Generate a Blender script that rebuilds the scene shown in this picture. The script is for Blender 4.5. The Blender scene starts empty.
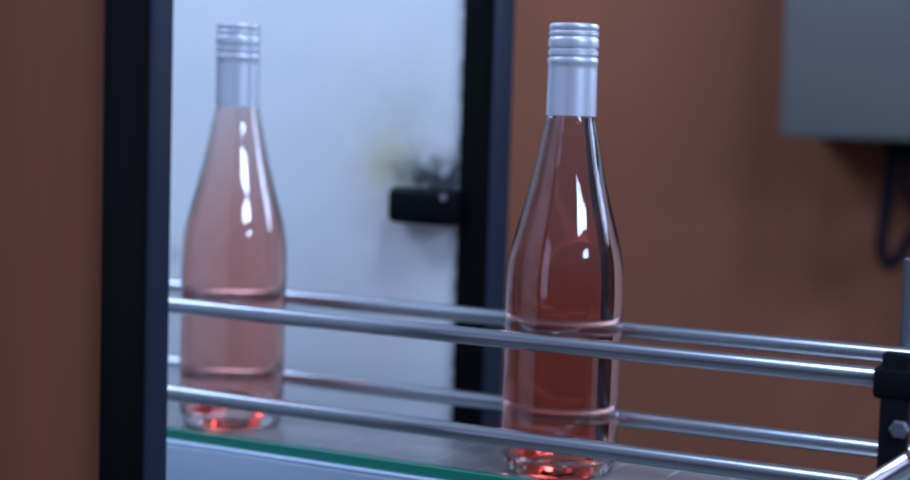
import bpy, bmesh, math, random
from mathutils import Vector, Matrix
random.seed(4)
PI = math.pi
S = bpy.context.scene
COL = S.collection

# ------------------------------------------------------------------ camera
FPX, PITCH, ROLL, YAW = 1554.8, 0.08036, 0.03028, -0.46901
CAM_AT = Vector((0.40163, -0.95617, 0.23424))
fwd = Vector((math.sin(YAW) * math.cos(PITCH), math.cos(YAW) * math.cos(PITCH), -math.sin(PITCH)))
rgt = Vector((math.cos(YAW), -math.sin(YAW), 0.0))
upv = rgt.cross(fwd)
cx = rgt * math.cos(ROLL) + upv * math.sin(ROLL)
cy = upv * math.cos(ROLL) - rgt * math.sin(ROLL)
cam_d = bpy.data.cameras.new('camera')
cam_d.sensor_width = 36.0
cam_d.lens = FPX / 910.0 * 36.0
cam_d.clip_start = 0.02
cam_d.dof.use_dof = True
cam_d.dof.focus_distance = 0.955
cam_d.dof.aperture_fstop = 2.8
cam = bpy.data.objects.new('camera', cam_d)
M = Matrix((cx, cy, -fwd)).transposed().to_4x4()
M.translation = CAM_AT
cam.matrix_world = M
COL.objects.link(cam)
S.camera = cam

# ------------------------------------------------------------------ world, lights, exposure
S.view_settings.view_transform = 'Standard'
S.view_settings.look = 'None'
S.view_settings.gamma = 1.0
S.view_settings.use_curve_mapping = False
S.view_settings.exposure = 0.0
W = bpy.data.worlds.new('hall_ambient')
S.world = W
W.use_nodes = True
wn = W.node_tree
w_tc = wn.nodes.new('ShaderNodeTexCoord')
w_sep = wn.nodes.new('ShaderNodeSeparateXYZ')
w_cr = wn.nodes.new('ShaderNodeValToRGB')
w_cr.color_ramp.elements[0].position = 0.0
w_cr.color_ramp.elements[0].color = (0.016, 0.022, 0.034, 1)
w_cr.color_ramp.elements[1].position = 0.75
w_cr.color_ramp.elements[1].color = (0.17, 0.225, 0.37, 1)
wn.links.new(w_tc.outputs['Generated'], w_sep.inputs[0])
w_mr = wn.nodes.new('ShaderNodeMapRange')
w_mr.inputs['From Min'].default_value = -0.25
w_mr.inputs['From Max'].default_value = 0.75
wn.links.new(w_sep.outputs['Z'], w_mr.inputs['Value'])
wn.links.new(w_mr.outputs['Result'], w_cr.inputs['Fac'])
wn.links.new(w_cr.outputs['Color'], wn.nodes['Background'].inputs['Color'])
wn.nodes['Background'].inputs['Strength'].default_value = 1.0


def area(name, at, target, sx, sy, power, color):
    l = bpy.data.lights.new(name, 'AREA')
    l.shape = 'RECTANGLE'
    l.size, l.size_y = sx, sy
    l.energy = power
    l.color = color
    o = bpy.data.objects.new(name, l)
    o.location = at
    o.rotation_euler = (Vector(target) - Vector(at)).to_track_quat('-Z', 'Y').to_euler()
    COL.objects.link(o)
    return o


COOL = (0.47, 0.63, 1.0)
area('window_right', (2.05, -1.12, 1.32), (0, 0.0, 0.2), 0.95, 0.20, 34, COOL)
area('ceiling_lamp_right', (0.85, -0.75, 2.3), (0, 0.5, 0.1), 0.45, 0.7, 46, COOL)
area('small_lamp_right', (1.50, -0.70, 0.66), (0, 0.0, 0.2), 0.32, 0.13, 4.5, COOL)
area('window_left', (-1.15, -2.0, 0.45), (0, 0, 0.15), 1.5, 1.2, 8, (0.55, 0.55, 1.0))
area('ceiling_lamp_over_line', (-1.6, -0.75, 1.95), (-0.3, 0.1, 0.1), 1.4, 0.9, 76, COOL)
area('ceiling_lamp_rear', (-1.2, 0.62, 1.75), (-0.6, 0.1, 0.0), 1.2, 0.22, 12, COOL)
area('rim_streak_lamp', (-0.75, 0.03, 0.60), (0, 0, 0.15), 0.14, 0.08, 0.45, COOL)  # unseen small light, added for the streak on the bottles' left rims
area('window_back_wall', (0.85, 0.89, 0.74), (0.85, -1.0, 0.74), 0.8, 0.55, 22, COOL)

S.cycles.max_bounces = 24
S.cycles.transmission_bounces = 20
S.cycles.glossy_bounces = 8
S.cycles.transparent_max_bounces = 16
S.cycles.sample_clamp_indirect = 4.0
S.cycles.use_denoising = True


# ------------------------------------------------------------------ materials
def mat(name, color, rough=0.5, metal=0.0, **kw):
    m = bpy.data.materials.new(name)
    m.use_nodes = True
    b = m.node_tree.nodes['Principled BSDF']
    b.inputs['Base Color'].default_value = (*color, 1)
    b.inputs['Roughness'].default_value = rough
    b.inputs['Metallic'].default_value = metal
    for k, v in kw.items():
        b.inputs[k.replace('_', ' ')].default_value = v
    return m


def N(m, kind, **kw):
    n = m.node_tree.nodes.new(kind)
    for k, v in kw.items():
        setattr(n, k, v)
    return n


def L(m, a, b):
    m.node_tree.links.new(a, b)


def noisy(m, c1, c2, scale=(4, 4, 4), detail=4, lo=0.35, hi=0.65, nscale=1.0):
    """vary the base colour between two paints with object-space noise"""
    b = m.node_tree.nodes['Principled BSDF']
    tc = N(m, 'ShaderNodeTexCoord')
    mp = N(m, 'ShaderNodeMapping')
    mp.inputs['Scale'].default_value = scale
    nz = N(m, 'ShaderNodeTexNoise')
    nz.inputs['Scale'].default_value = nscale
    nz.inputs['Detail'].default_value = detail
    cr = N(m, 'ShaderNodeValToRGB')
    cr.color_ramp.elements[0].position = lo
    cr.color_ramp.elements[1].position = hi
    cr.color_ramp.elements[0].color = (*c1, 1)
    cr.color_ramp.elements[1].color = (*c2, 1)
    L(m, tc.outputs['Object'], mp.inputs['Vector'])
    L(m, mp.outputs['Vector'], nz.inputs['Vector'])
    L(m, nz.outputs['Fac'], cr.inputs['Fac'])
    L(m, cr.outputs['Color'], b.inputs['Base Color'])
    return m


M_WALL = noisy(mat('terracotta_wall_paint', (0.3, 0.1, 0.05), 0.75), (0.185, 0.066, 0.034), (0.225, 0.079, 0.040), (5, 5, 0.9), 3)
M_DOOR = noisy(mat('rust_orange_panel_paint', (0.3, 0.1, 0.05), 0.5), (0.14, 0.046, 0.021), (0.18, 0.056, 0.024), (14, 14, 0.5), 3)
for m_ in (M_WALL, M_DOOR):
    m_.node_tree.nodes['Principled BSDF'].inputs['Specular IOR Level'].default_value = 0.15
M_FLOOR = noisy(mat('grey_concrete', (0.16, 0.16, 0.16), 0.7), (0.10, 0.10, 0.10), (0.17, 0.165, 0.16), (3, 3, 3), 5)
M_BLACK = mat('black_painted_profile', (0.0025, 0.0028, 0.003), 0.38)
M_BLKPL = mat('black_plastic', (0.004, 0.0045, 0.006), 0.5)
M_CABLE = mat('dark_blue_cable', (0.003, 0.0045, 0.010), 0.5)
M_NAVY = mat('navy_lit_side', (0.012, 0.018, 0.029), 0.5)  # bluish light on the posts' right sides, put into the colour
for m_ in (M_BLACK, M_BLKPL, M_NAVY, M_CABLE):
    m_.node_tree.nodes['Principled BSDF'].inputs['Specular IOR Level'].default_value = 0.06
M_STEEL = noisy(mat('stainless_tube', (0.6, 0.6, 0.6), 0.31, 1.0), (0.33, 0.35, 0.37), (0.41, 0.43, 0.45), (6, 60, 60), 3)
M_DARKST = mat('darkened_steel', (0.10, 0.11, 0.12), 0.5, 0.6)
M_CHROME = mat('bright_steel', (0.78, 0.78, 0.78), 0.16, 1.0)
M_SIDE = noisy(mat('satin_steel_sheet', (0.5, 0.5, 0.5), 0.45, 0.35), (0.43, 0.52, 0.62), (0.52, 0.62, 0.73), (3, 30, 30), 4)
M_BELT = noisy(mat('worn_steel_chain', (0.35, 0.34, 0.34), 0.33, 0.7), (0.42, 0.41, 0.41), (0.54, 0.53, 0.53), (12, 24, 10), 4)
M_GREEN = mat('green_plastic_strip', (0.004, 0.17, 0.11), 0.35)
M_ALU = mat('silver_cap_metal', (0.55, 0.57, 0.62), 0.40, 0.50)
M_BOX = noisy(mat('grey_box_enamel', (0.25, 0.25, 0.22), 0.5), (0.088, 0.092, 0.086), (0.100, 0.104, 0.096), (4, 4, 4), 2)

# white machine panel with grime round the latch and along the seal, and a grey patch lower down
M_BOUNCE = mat('white_bounce_sheet', (0.66, 0.68, 0.70), 0.5)
M_PANEL = mat('white_plastic_panel', (0.78, 0.78, 0.76), 0.45)


def panel_nodes(m):
    b = m.node_tree.nodes['Principled BSDF']
    geo = N(m, 'ShaderNodeNewGeometry')

    def gauss(center, sx, sz):
        mp = N(m, 'ShaderNodeVectorMath', operation='SUBTRACT')
        mp.inputs[1].default_value = center
        L(m, geo.outputs['Position'], mp.inputs[0])
        sc = N(m, 'ShaderNodeVectorMath', operation='MULTIPLY')
        sc.inputs[1].default_value = (1 / sx, 0, 1 / sz)
        L(m, mp.outputs[0], sc.inputs[0])
        ln = N(m, 'ShaderNodeVectorMath', operation='DOT_PRODUCT')
        L(m, sc.outputs[0], ln.inputs[0])
        L(m, sc.outputs[0], ln.inputs[1])
        ng = N(m, 'ShaderNodeMath', operation='MULTIPLY')
        ng.inputs[1].default_value = -1
        L(m, ln.outputs['Value'], ng.inputs[0])
        ex = N(m, 'ShaderNodeMath', operation='EXPONENT')
        L(m, ng.outputs[0], ex.inputs[0])
        return ex.outputs[0]

    def noise(scale, lo, hi, off=(0, 0, 0)):
        mp = N(m, 'ShaderNodeVectorMath', operation='ADD')
        mp.inputs[1].default_value = off
        L(m, geo.outputs['Position'], mp.inputs[0])
        nz = N(m, 'ShaderNodeTexNoise')
        nz.inputs['Scale'].default_value = scale
        nz.inputs['Detail'].default_value = 4
        L(m, mp.outputs[0], nz.inputs['Vector'])
        mr = N(m, 'ShaderNodeMapRange')
        mr.inputs['From Min'].default_value = lo
        mr.inputs['From Max'].default_value = hi
        L(m, nz.outputs['Fac'], mr.inputs['Value'])
        return mr.outputs['Result']

    def mul(a, c, k=1.0):
        x = N(m, 'ShaderNodeMath', operation='MULTIPLY')
        L(m, a, x.inputs[0])
        L(m, c, x.inputs[1])
        y = N(m, 'ShaderNodeMath', operation='MULTIPLY', use_clamp=True)
        y.inputs[1].default_value = k
        L(m, x.outputs[0], y.inputs[0])
        return y.outputs[0]

    def layer(prev, colr, fac):
        mx = N(m, 'ShaderNodeMix', data_type='RGBA')
        L(m, fac, mx.inputs['Factor'])
        if isinstance(prev, tuple):
            mx.inputs['A'].default_value = (*prev, 1)
        else:
            L(m, prev, mx.inputs['A'])
        mx.inputs['B'].default_value = (*colr, 1)
        return mx.outputs['Result']

    c = layer((0.69, 0.69, 0.67), (0.60, 0.62, 0.63), noise(5, 0.4, 0.75))
    c = layer(c, (0.45, 0.47, 0.42), mul(gauss((-0.200, 0, 0.210), 0.058, 0.055), noise(22, 0.25, 0.65), 0.7))
    c = layer(c, (0.50, 0.47, 0.24), mul(gauss((-0.2120, 0, 0.190), 0.026, 0.028), noise(40, 0.1, 0.55), 0.75))
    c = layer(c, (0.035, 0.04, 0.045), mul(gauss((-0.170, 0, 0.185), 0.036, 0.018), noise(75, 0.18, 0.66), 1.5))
    c = layer(c, (0.30, 0.32, 0.36), mul(gauss((-0.235, 0, 0.105), 0.045, 0.030), noise(18, 0.3, 0.7, (7, 2, 1)), 0.4))  # soft grey patch, lower left of the latch
    c = layer(c, (0.25, 0.27, 0.30), mul(noise(26, 0.66, 0.76, (2, 5, 3)), noise(7, 0.45, 0.6, (9, 9, 1)), 0.5))
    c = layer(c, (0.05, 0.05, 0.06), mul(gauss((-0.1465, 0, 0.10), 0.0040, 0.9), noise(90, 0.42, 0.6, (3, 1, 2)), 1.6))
    L(m, c, b.inputs['Base Color'])


panel_nodes(M_PANEL)

M_GLASS = mat('clear_bottle_glass', (0.97, 0.985, 0.98), 0.0, 0.0, IOR=1.5)
M_GLASS.node_tree.nodes['Principled BSDF'].inputs['Transmission Weight'].default_value = 1.0
M_WINE = mat('rose_wine', (1, 1, 1), 0.0, 0.0, IOR=1.34)
M_WINE.node_tree.nodes['Principled BSDF'].inputs['Transmission Weight'].default_value = 1.0
va = N(M_WINE, 'ShaderNodeVolumeAbsorption')
va.inputs['Color'].default_value = (0.955, 0.285, 0.12, 1)
va.inputs['Density'].default_value = 20.0
L(M_WINE, va.outputs['Volume'], M_WINE.node_tree.nodes['Material Output'].inputs['Volume'])


# ------------------------------------------------------------------ mesh helpers
def obj(name, bm, m, parent=None, smooth=True):
    bmesh.ops.recalc_face_normals(bm, faces=bm.faces[:])
    me = bpy.data.meshes.new(name)
    bm.to_mesh(me)
    bm.free()
    me.materials.append(m)
    if smooth:
        me.shade_smooth()
        me.set_sharp_from_angle(angle=math.radians(35))
    o = bpy.data.objects.new(name, me)
    COL.objects.link(o)
    if parent:
        o.parent = parent
        o.matrix_parent_inverse = Matrix.Translation(-parent.location)
    return o


def thing(name, label, cat, loc=(0, 0, 0), group=None):
    o = bpy.data.objects.new(name, None)
    o.empty_display_size = 0.05
    o.location = loc
    COL.objects.link(o)
    o['label'], o['category'] = label, cat
    if group:
        o['group'] = group
    return o


def tag(o, label, cat, group=None):
    o['label'], o['category'] = label, cat
    if group:
        o['group'] = group
    return o


def box(bm, x0, x1, y0, y1, z0, z1, bev=0.0, seg=2):
    r = bmesh.ops.create_cube(bm, size=1.0, matrix=Matrix.Translation(((x0 + x1) / 2, (y0 + y1) / 2, (z0 + z1) / 2))
                              @ Matrix.Diagonal((x1 - x0, y1 - y0, z1 - z0, 1)))
    if bev:
        es = {e for v in r['verts'] for e in v.link_edges}
        bmesh.ops.bevel(bm, geom=list(es), offset=bev, segments=seg, affect='EDGES', profile=0.5)
    return bm


def tube(bm, pts, r, n=20, caps=True):
    pts = [Vector(p) for p in pts]
    rings = []
    t0 = (pts[1] - pts[0]).normalized()
    ref = Vector((0, 0, 1)) if abs(t0.z) < 0.9 else Vector((1, 0, 0))
    a = t0.cross(ref).normalized()
    for i, p in enumerate(pts):
        t = (pts[min(i + 1, len(pts) - 1)] - pts[max(i - 1, 0)]).normalized()
        a = (a - t * a.dot(t)).normalized()
        b = t.cross(a)
        rr = r[i] if isinstance(r, (list, tuple)) else r
        rings.append([bm.verts.new(p + (a * math.cos(2 * PI * k / n) + b * math.sin(2 * PI * k / n)) * rr) for k in range(n)])
    for q, w in zip(rings, rings[1:]):
        for k in range(n):
            bm.faces.new((q[k], q[(k + 1) % n], w[(k + 1) % n], w[k]))
    if caps:
        bm.faces.new(rings[0])
        bm.faces.new(rings[-1])
    return bm


def lathe(bm, prof, n=72):
    """closed solid of revolution; profile from axis to axis, or a closed loop when no point is on the axis"""
    rings = []
    for r, z in prof:
        if r < 1e-6:
            rings.append([bm.verts.new((0, 0, z))])
        else:
            rings.append([bm.verts.new((r * math.cos(2 * PI * k / n), r * math.sin(2 * PI * k / n), z)) for k in range(n)])
    pairs = list(zip(rings, rings[1:]))
    if len(rings[0]) > 1 and len(rings[-1]) > 1:
        pairs.append((rings[-1], rings[0]))
    for q, w in pairs:
        for k in range(n):
            k2 = (k + 1) % n
            if len(q) == 1:
                bm.faces.new((q[0], w[k2], w[k]))
            elif len(w) == 1:
                bm.faces.new((q[k], q[k2], w[0]))
            else:
                bm.faces.new((q[k], q[k2], w[k2], w[k]))
    return bm


def spline(pts, per=8):
    """Catmull-Rom through points"""
    P = [Vector(p) for p in pts]
    P = [P[0] * 2 - P[1]] + P + [P[-1] * 2 - P[-2]]
    out = []
    for i in range(1, len(P) - 2):
        for k in range(per):
            t = k / per
            a, b, c, d = P[i - 1], P[i], P[i + 1], P[i + 2]
            out.append(0.5 * ((2 * b) + (c - a) * t + (2 * a - 5 * b + 4 * c - d) * t * t + (3 * b - a - 3 * c + d) * t ** 3))
    out.append(P[-2])
    return out


# ------------------------------------------------------------------ setting
FLOOR_Z = -0.92
o = obj('floor', box(bmesh.new(), -2.6, 2.4, -2.6, 1.0, FLOOR_Z - 0.05, FLOOR_Z), M_FLOOR, smooth=False)
o['kind'] = 'structure'
o = obj('wall_back', box(bmesh.new(), -2.6, 2.4, 0.90, 1.0, FLOOR_Z, 1.9), M_WALL, smooth=False)
o['kind'] = 'structure'

# ------------------------------------------------------------------ machine enclosure
enc = thing('machine_enclosure', 'black-framed bottling machine enclosure with a grimy white back panel and rust-orange front panel', 'machine', (-0.45, -0.02, FLOOR_Z))
TOP = 0.85
for x0_, x1_, y0_, y1_ in ((-0.1525, -0.1206, -0.2900, -0.2696), (-0.1468, -0.1200, 0.130, 0.167), (-0.9600, -0.9330, 0.130, 0.167), (-0.9600, -0.9300, -0.2900, -0.2696)):
    p_ = obj('post', box(bmesh.new(), x0_, x1_ - 0.0012, y0_, y1_, FLOOR_Z, TOP, 0.0012), M_BLACK, enc)
    p_['label'] = 'black frame post'
    obj('lit_side_strip', box(bmesh.new(), x1_ - 0.0016, x1_, y0_ + 0.0006, y1_ - 0.0006, FLOOR_Z, TOP, 0.0005), M_NAVY, p_)['label'] = 'navy strip painting the lit side of the post'
obj('front_panel', box(bmesh.new(), -0.95, -0.1520, -0.2830, -0.2750, FLOOR_Z + 0.1, TOP - 0.02), M_DOOR, enc)['label'] = 'rust-orange painted front panel'
obj('bounce_sheet', box(bmesh.new(), -0.95, -0.1530, -0.2748, -0.2720, FLOOR_Z + 0.1, TOP - 0.02), M_BOUNCE, enc)['label'] = 'unseen white sheet added behind the front panel to bounce light'  # unseen, added to brighten the left rails and bottles by reflection
obj('back_panel', box(bmesh.new(), -0.95, -0.1460, 0.136, 0.146, FLOOR_Z + 0.1, TOP - 0.02), M_PANEL, enc)['label'] = 'white panel with grime round its latch'
lt = obj('latch', box(bmesh.new(), -0.2040, -0.1430, 0.1160, 0.1365, 0.1475, 0.1760, 0.0055, 3), M_BLKPL, enc)
lt['label'] = 'black latch block'
bm = bmesh.new()
tube(bm, [(-0.1525, 0.1145, 0.1700), (-0.1525, 0.117, 0.1700)], 0.003, 12)
b_ = obj('screw', bm, M_STEEL, lt)

# ------------------------------------------------------------------ conveyor
cv = thing('bottle_conveyor', 'narrow steel bottle conveyor with four tubular guide rails and a green edge strip', 'conveyor', (-0.1, 0, FLOOR_Z))
X0, X1 = -0.88, 0.62
bm = bmesh.new()
x = X0
while x < X1 - 0.03:
    box(bm, x, x + 0.0378, -0.0475, 0.0475, -0.0052, -0.0012, 0.0003, 1)
    x += 0.0381
obj('belt', bm, M_BELT, cv)['label'] = 'worn grey slat chain'
obj('wear_strip', box(bmesh.new(), X0, X1, -0.0545, -0.0478, -0.0068, 0.0012, 0.0006, 1), M_GREEN, cv)['label'] = 'green plastic edge strip'
obj('wear_strip', box(bmesh.new(), X0, X1, 0.0478, 0.0545, -0.0068, 0.0012, 0.0006, 1), M_GREEN, cv)
bm = bmesh.new()
box(bm, X0, X1, -0.0580, -0.0555, -0.105, -0.0100, 0.0006, 1)
box(bm, X0, X1, -0.0580, -0.0440, -0.0100, -0.0065, 0.0008, 1)
obj('side_frame', bm, M_SIDE, cv)['label'] = 'satin steel side frame'
bm = bmesh.new()
box(bm, X0, X1, 0.0555, 0.0580, -0.105, -0.0100, 0.0006, 1)
box(bm, X0, X1, 0.0440, 0.0580, -0.0100, -0.0065, 0.0008, 1)
obj('side_frame', bm, M_SIDE, cv)
obj('bed_plate', box(bmesh.new(), X0, X1, -0.055, 0.055, -0.030, -0.024), M_BLKPL, cv, smooth=False)
for lx in (-0.78, 0.50):
    for ly in (-0.050, 0.050):
        bm = bmesh.new()
        tube(bm, [(lx, ly, FLOOR_Z), (lx, ly, FLOOR_Z + 0.012), (lx, ly, FLOOR_Z + 0.012), (lx, ly, -0.03)], [0.03, 0.03, 0.012, 0.012], 20)
        obj('leg', bm, M_STEEL, cv)
RR = 0.0058
rails = []
for ry, rz, xe in ((-0.0517, 0.0906, 0.224), (-0.0517, 0.0266, 0.250), (0.0517, 0.0894, 0.32), (0.0517, 0.0274, 0.32)):
    bm = bmesh.new()
    tube(bm, [(X0 + 0.02, ry, rz), (X0 + 0.022, ry, rz), (xe - 0.002, ry, rz), (xe, ry, rz)], [RR * 0.8, RR, RR, RR * 0.8], 28)
    obj('guide_rail', bm, M_STEEL, cv)['label'] = 'steel tube guide rail'


def bracket(bx, side, clamp_front):
    """vertical black bar off the side frame, a clamp head on each rail"""
    y = side * 0.0517
    yo = side * 0.066
    bm = bmesh.new()
    box(bm, bx - 0.008, bx + 0.008, yo - 0.005, yo + 0.005, -0.09, 0.108, 0.002)
    br = obj('rail_bracket', bm, M_BLKPL, cv)
    br['label'] = 'black upright rail bracket'
    for z in (0.0905, 0.0270):
        bm = bmesh.new()
        box(bm, bx - 0.0125, bx + 0.0125, min(y - 0.009 * side, yo + 0.006 * side), max(y - 0.009 * side, yo + 0.006 * side), z - 0.0095, z + 0.0095, 0.0035, 3)
        obj('rail_clamp', bm, M_BLKPL, br)
    return br


bracket(-0.62, -1, True)
bracket(-0.62, 1, True)
rb = bracket(0.300, 1, True)
bm = bmesh.new()
tube(bm, [(0.2130, 0.066, -0.09), (0.2130, 0.066, 0.150), (0.2130, 0.066, 0.1515)], [0.0045, 0.0045, 0.003], 18)
obj('support_rod', bm, M_DARKST, cv)
fb = bracket(0.2330, -1, True)
bm = bmesh.new()                     # clamp lever of the lower head
tube(bm, spline([(0.2150, -0.078, 0.0255), (0.2230, -0.080, 0.0315), (0.2340, -0.080, 0.0400), (0.2460, -0.079, 0.0495)], 5), 0.0068, 18)
obj('clamp_lever', bm, M_CHROME, fb)['label'] = 'bright steel clamp lever'
bm = bmesh.new()
tube(bm, [(0.2370, -0.070, 0.0655), (0.2370, -0.0740, 0.0655), (0.2370, -0.0750, 0.0655)], [0.0055, 0.0055, 0.0045], 6)
obj('bolt', bm, M_DARKST, fb, smooth=False)

# ------------------------------------------------------------------ wine bottles
outer = [(0.0, 0.0200), (0.010, 0.0185), (0.019, 0.0125), (0.025, 0.0050), (0.0285, 0.0010), (0.0310, 0.0),
         (0.0335, 0.0006), (0.0362, 0.0030), (0.0380, 0.0070), (0.0387, 0.0120), (0.0389, 0.020)]
side = spline([(0.0389, 0.020, 0), (0.0389, 0.075, 0), (0.0390, 0.112, 0), (0.0388, 0.128, 0), (0.0374, 0.143, 0), (0.0338, 0.159, 0),
               (0.0281, 0.180, 0), (0.0232, 0.200, 0), (0.0195, 0.218, 0), (0.0168, 0.232, 0), (0.0150, 0.245, 0), (0.0142, 0.258, 0), (0.0140, 0.285, 0)], 5)
outer += [(p.x, p.y) for p in side[1:]] + [(0.0140, 0.2920), (0.0130, 0.2932)]


def inset(prof, t):
    out = []
    for i, (r, z) in enumerate(prof):
        a = prof[max(i - 1, 0)]
        b = prof[min(i + 1, len(prof) - 1)]
        d = Vector((b[0] - a[0], b[1] - a[1])).normalized()
        out.append((max(r - d.y * t, 0.0), z + d.x * t))
    return out


inner_side = [(r, z) for r, z in inset([q for q in outer if q[1] >= 0.0119 and q[0] > 0.0139][3:], 0.0032)]
inner_floor = [(0.0, 0.0262), (0.011, 0.0245), (0.020, 0.0180), (0.0255, 0.0115), (0.0295, 0.0092), (0.0330, 0.0105), (0.0352, 0.0150)]
inner = inner_floor + [q for q in inner_side if q[1] > 0.021 and q[1] < 0.290]
loop = outer + [(inner[-1][0], 0.2930)] + inner[::-1]


def make_bottle():
    root = thing('wine_bottle', '', 'bottle', (0, 0, 0), 'rosé wine bottles on the conveyor')
    glass = obj('glass_body', lathe(bmesh.new(), loop, 96), M_GLASS, root)
    glass['label'] = 'clear glass body'
    FILL = 0.2350
    e = 0.00025
    wp = [(r + (e if r > 0 else 0), z - (e if z < 0.02 or r < 0.03 and z < 0.03 else 0)) for r, z in inner if z < FILL]
    wp += [(wp[-1][0] - 0.0004, FILL), (0.0, FILL)]
    obj('wine', lathe(bmesh.new(), wp, 96), M_WINE, root)['label'] = 'pink rosé wine'
    # screw cap: beads and knurled bands over a plain skirt
    T = 0.2970
    cp = [(0.0, T), (0.0146, T), (0.0155, T - 0.0005), (0.0160, T - 0.0016), (0.0160, T - 0.0032), (0.0153, T - 0.0044), (0.0153, T - 0.0050),
          (0.0160, T - 0.0058), (0.0160, T - 0.0074), (0.0153, T - 0.0082), (0.0153, T - 0.0089), (0.0160, T - 0.0098), (0.0162, T - 0.0112), (0.0162, T - 0.0146),
          (0.0160, T - 0.0155), (0.0152, T - 0.0162), (0.0152, T - 0.0168), (0.0161, T - 0.0176), (0.0161, T - 0.0204), (0.0153, T - 0.0215), (0.0153, T - 0.0222), (0.0, T - 0.0222)]
    cap = obj('screw_cap', lathe(bmesh.new(), [(r * 1.02, z) for r, z in cp], 96), M_ALU, root)
    cap['label'] = 'ridged silver screw cap'
    sk = [(0.0145, T - 0.0222), (0.0158, T - 0.0224), (0.0163, T - 0.0232), (0.0163, T - 0.0256), (0.0158, T - 0.0266), (0.0158, T - 0.0300),
          (0.0161, T - 0.0600), (0.0158, T - 0.0604), (0.0151, T - 0.0604)]
    obj('cap_skirt', lathe(bmesh.new(), [(r * 1.02 if r > 0.0152 else r, z) for r, z in sk], 96), M_ALU, cap)['label'] = 'plain silver cap skirt'
    return root


def copy_tree(o, parent=None):
    c = o.copy()
    COL.objects.link(c)
    if parent:
        c.parent = parent
    for ch in list(o.children):
        copy_tree(ch, c)
    return c


near = make_bottle()
far = copy_tree(near)
near['label'] = 'rosé bottle with silver screw cap nearest the camera, against the terracotta wall'
near.location = (0.0022, -0.004, -0.0010)
far.location = (-0.2648, -0.0030, -0.0010)
far['label'] = 'rosé bottle with silver screw cap farther back, against the white machine panel'

# ------------------------------------------------------------------ wall box and cable
bx = thing('electrical_box', 'grey metal electrical box on the terracotta wall above the hanging cable', 'box', (0.14, 0.90, 0.22))
BZ = 0.2205
obj('housing', box(bmesh.new(), -0.059, 0.34, 0.768, 0.900, BZ + 0.002, BZ + 0.50, 0.004), M_BOX, bx)
obj('lid', box(bmesh.new(), -0.0635, 0.3445, 0.750, 0.768, BZ, BZ + 0.502, 0.004, 3), M_BOX, bx)
bm = bmesh.new()
tube(bm, [(0.052, 0.80, BZ + 0.004), (0.052, 0.80, BZ - 0.018)], 0.011, 18)
obj('cable_gland', bm, M_BLKPL, bx)
bm = bmesh.new()
tube(bm, spline([(0.052, 0.80, BZ - 0.016), (0.050, 0.80, 0.18), (0.046, 0.80, 0.13), (0.045, 0.80, 0.098), (0.052, 0.80, 0.083), (0.062, 0.80, 0.088), (0.074, 0.80, 0.110),
                 (0.090, 0.80, 0.128), (0.12, 0.80, 0.12), (0.14, 0.82, 0.05), (0.15, 0.85, -0.10), (0.155, 0.87, -0.30), (0.16, 0.885, FLOOR_Z + 0.0075)], 8), 0.0070, 14)
tag(obj('cable', bm, M_CABLE), 'dark blue-black cable hanging in a loop below the grey box', 'cable', 'cables under the grey box')
bm = bmesh.new()
tube(bm, [(0.068, 0.80, BZ + 0.004), (0.068, 0.80, BZ - 0.018)], 0.011, 18)
obj('cable_gland', bm, M_BLKPL, bx)
bm = bmesh.new()
tube(bm, spline([(0.068, 0.80, BZ - 0.016), (0.066, 0.80, 0.185), (0.072, 0.80, 0.160), (0.092, 0.80, 0.135), (0.118, 0.80, 0.150), (0.135, 0.80, 0.185), (0.140, 0.80, BZ - 0.016)], 8), 0.0050, 14)
tag(obj('cable', bm, M_CABLE), 'short dark cable looping back up to the grey box, right of the long one', 'cable', 'cables under the grey box')
bm = bmesh.new()
tube(bm, [(0.140, 0.80, BZ + 0.004), (0.140, 0.80, BZ - 0.018)], 0.011, 18)
obj('cable_gland', bm, M_BLKPL, bx)
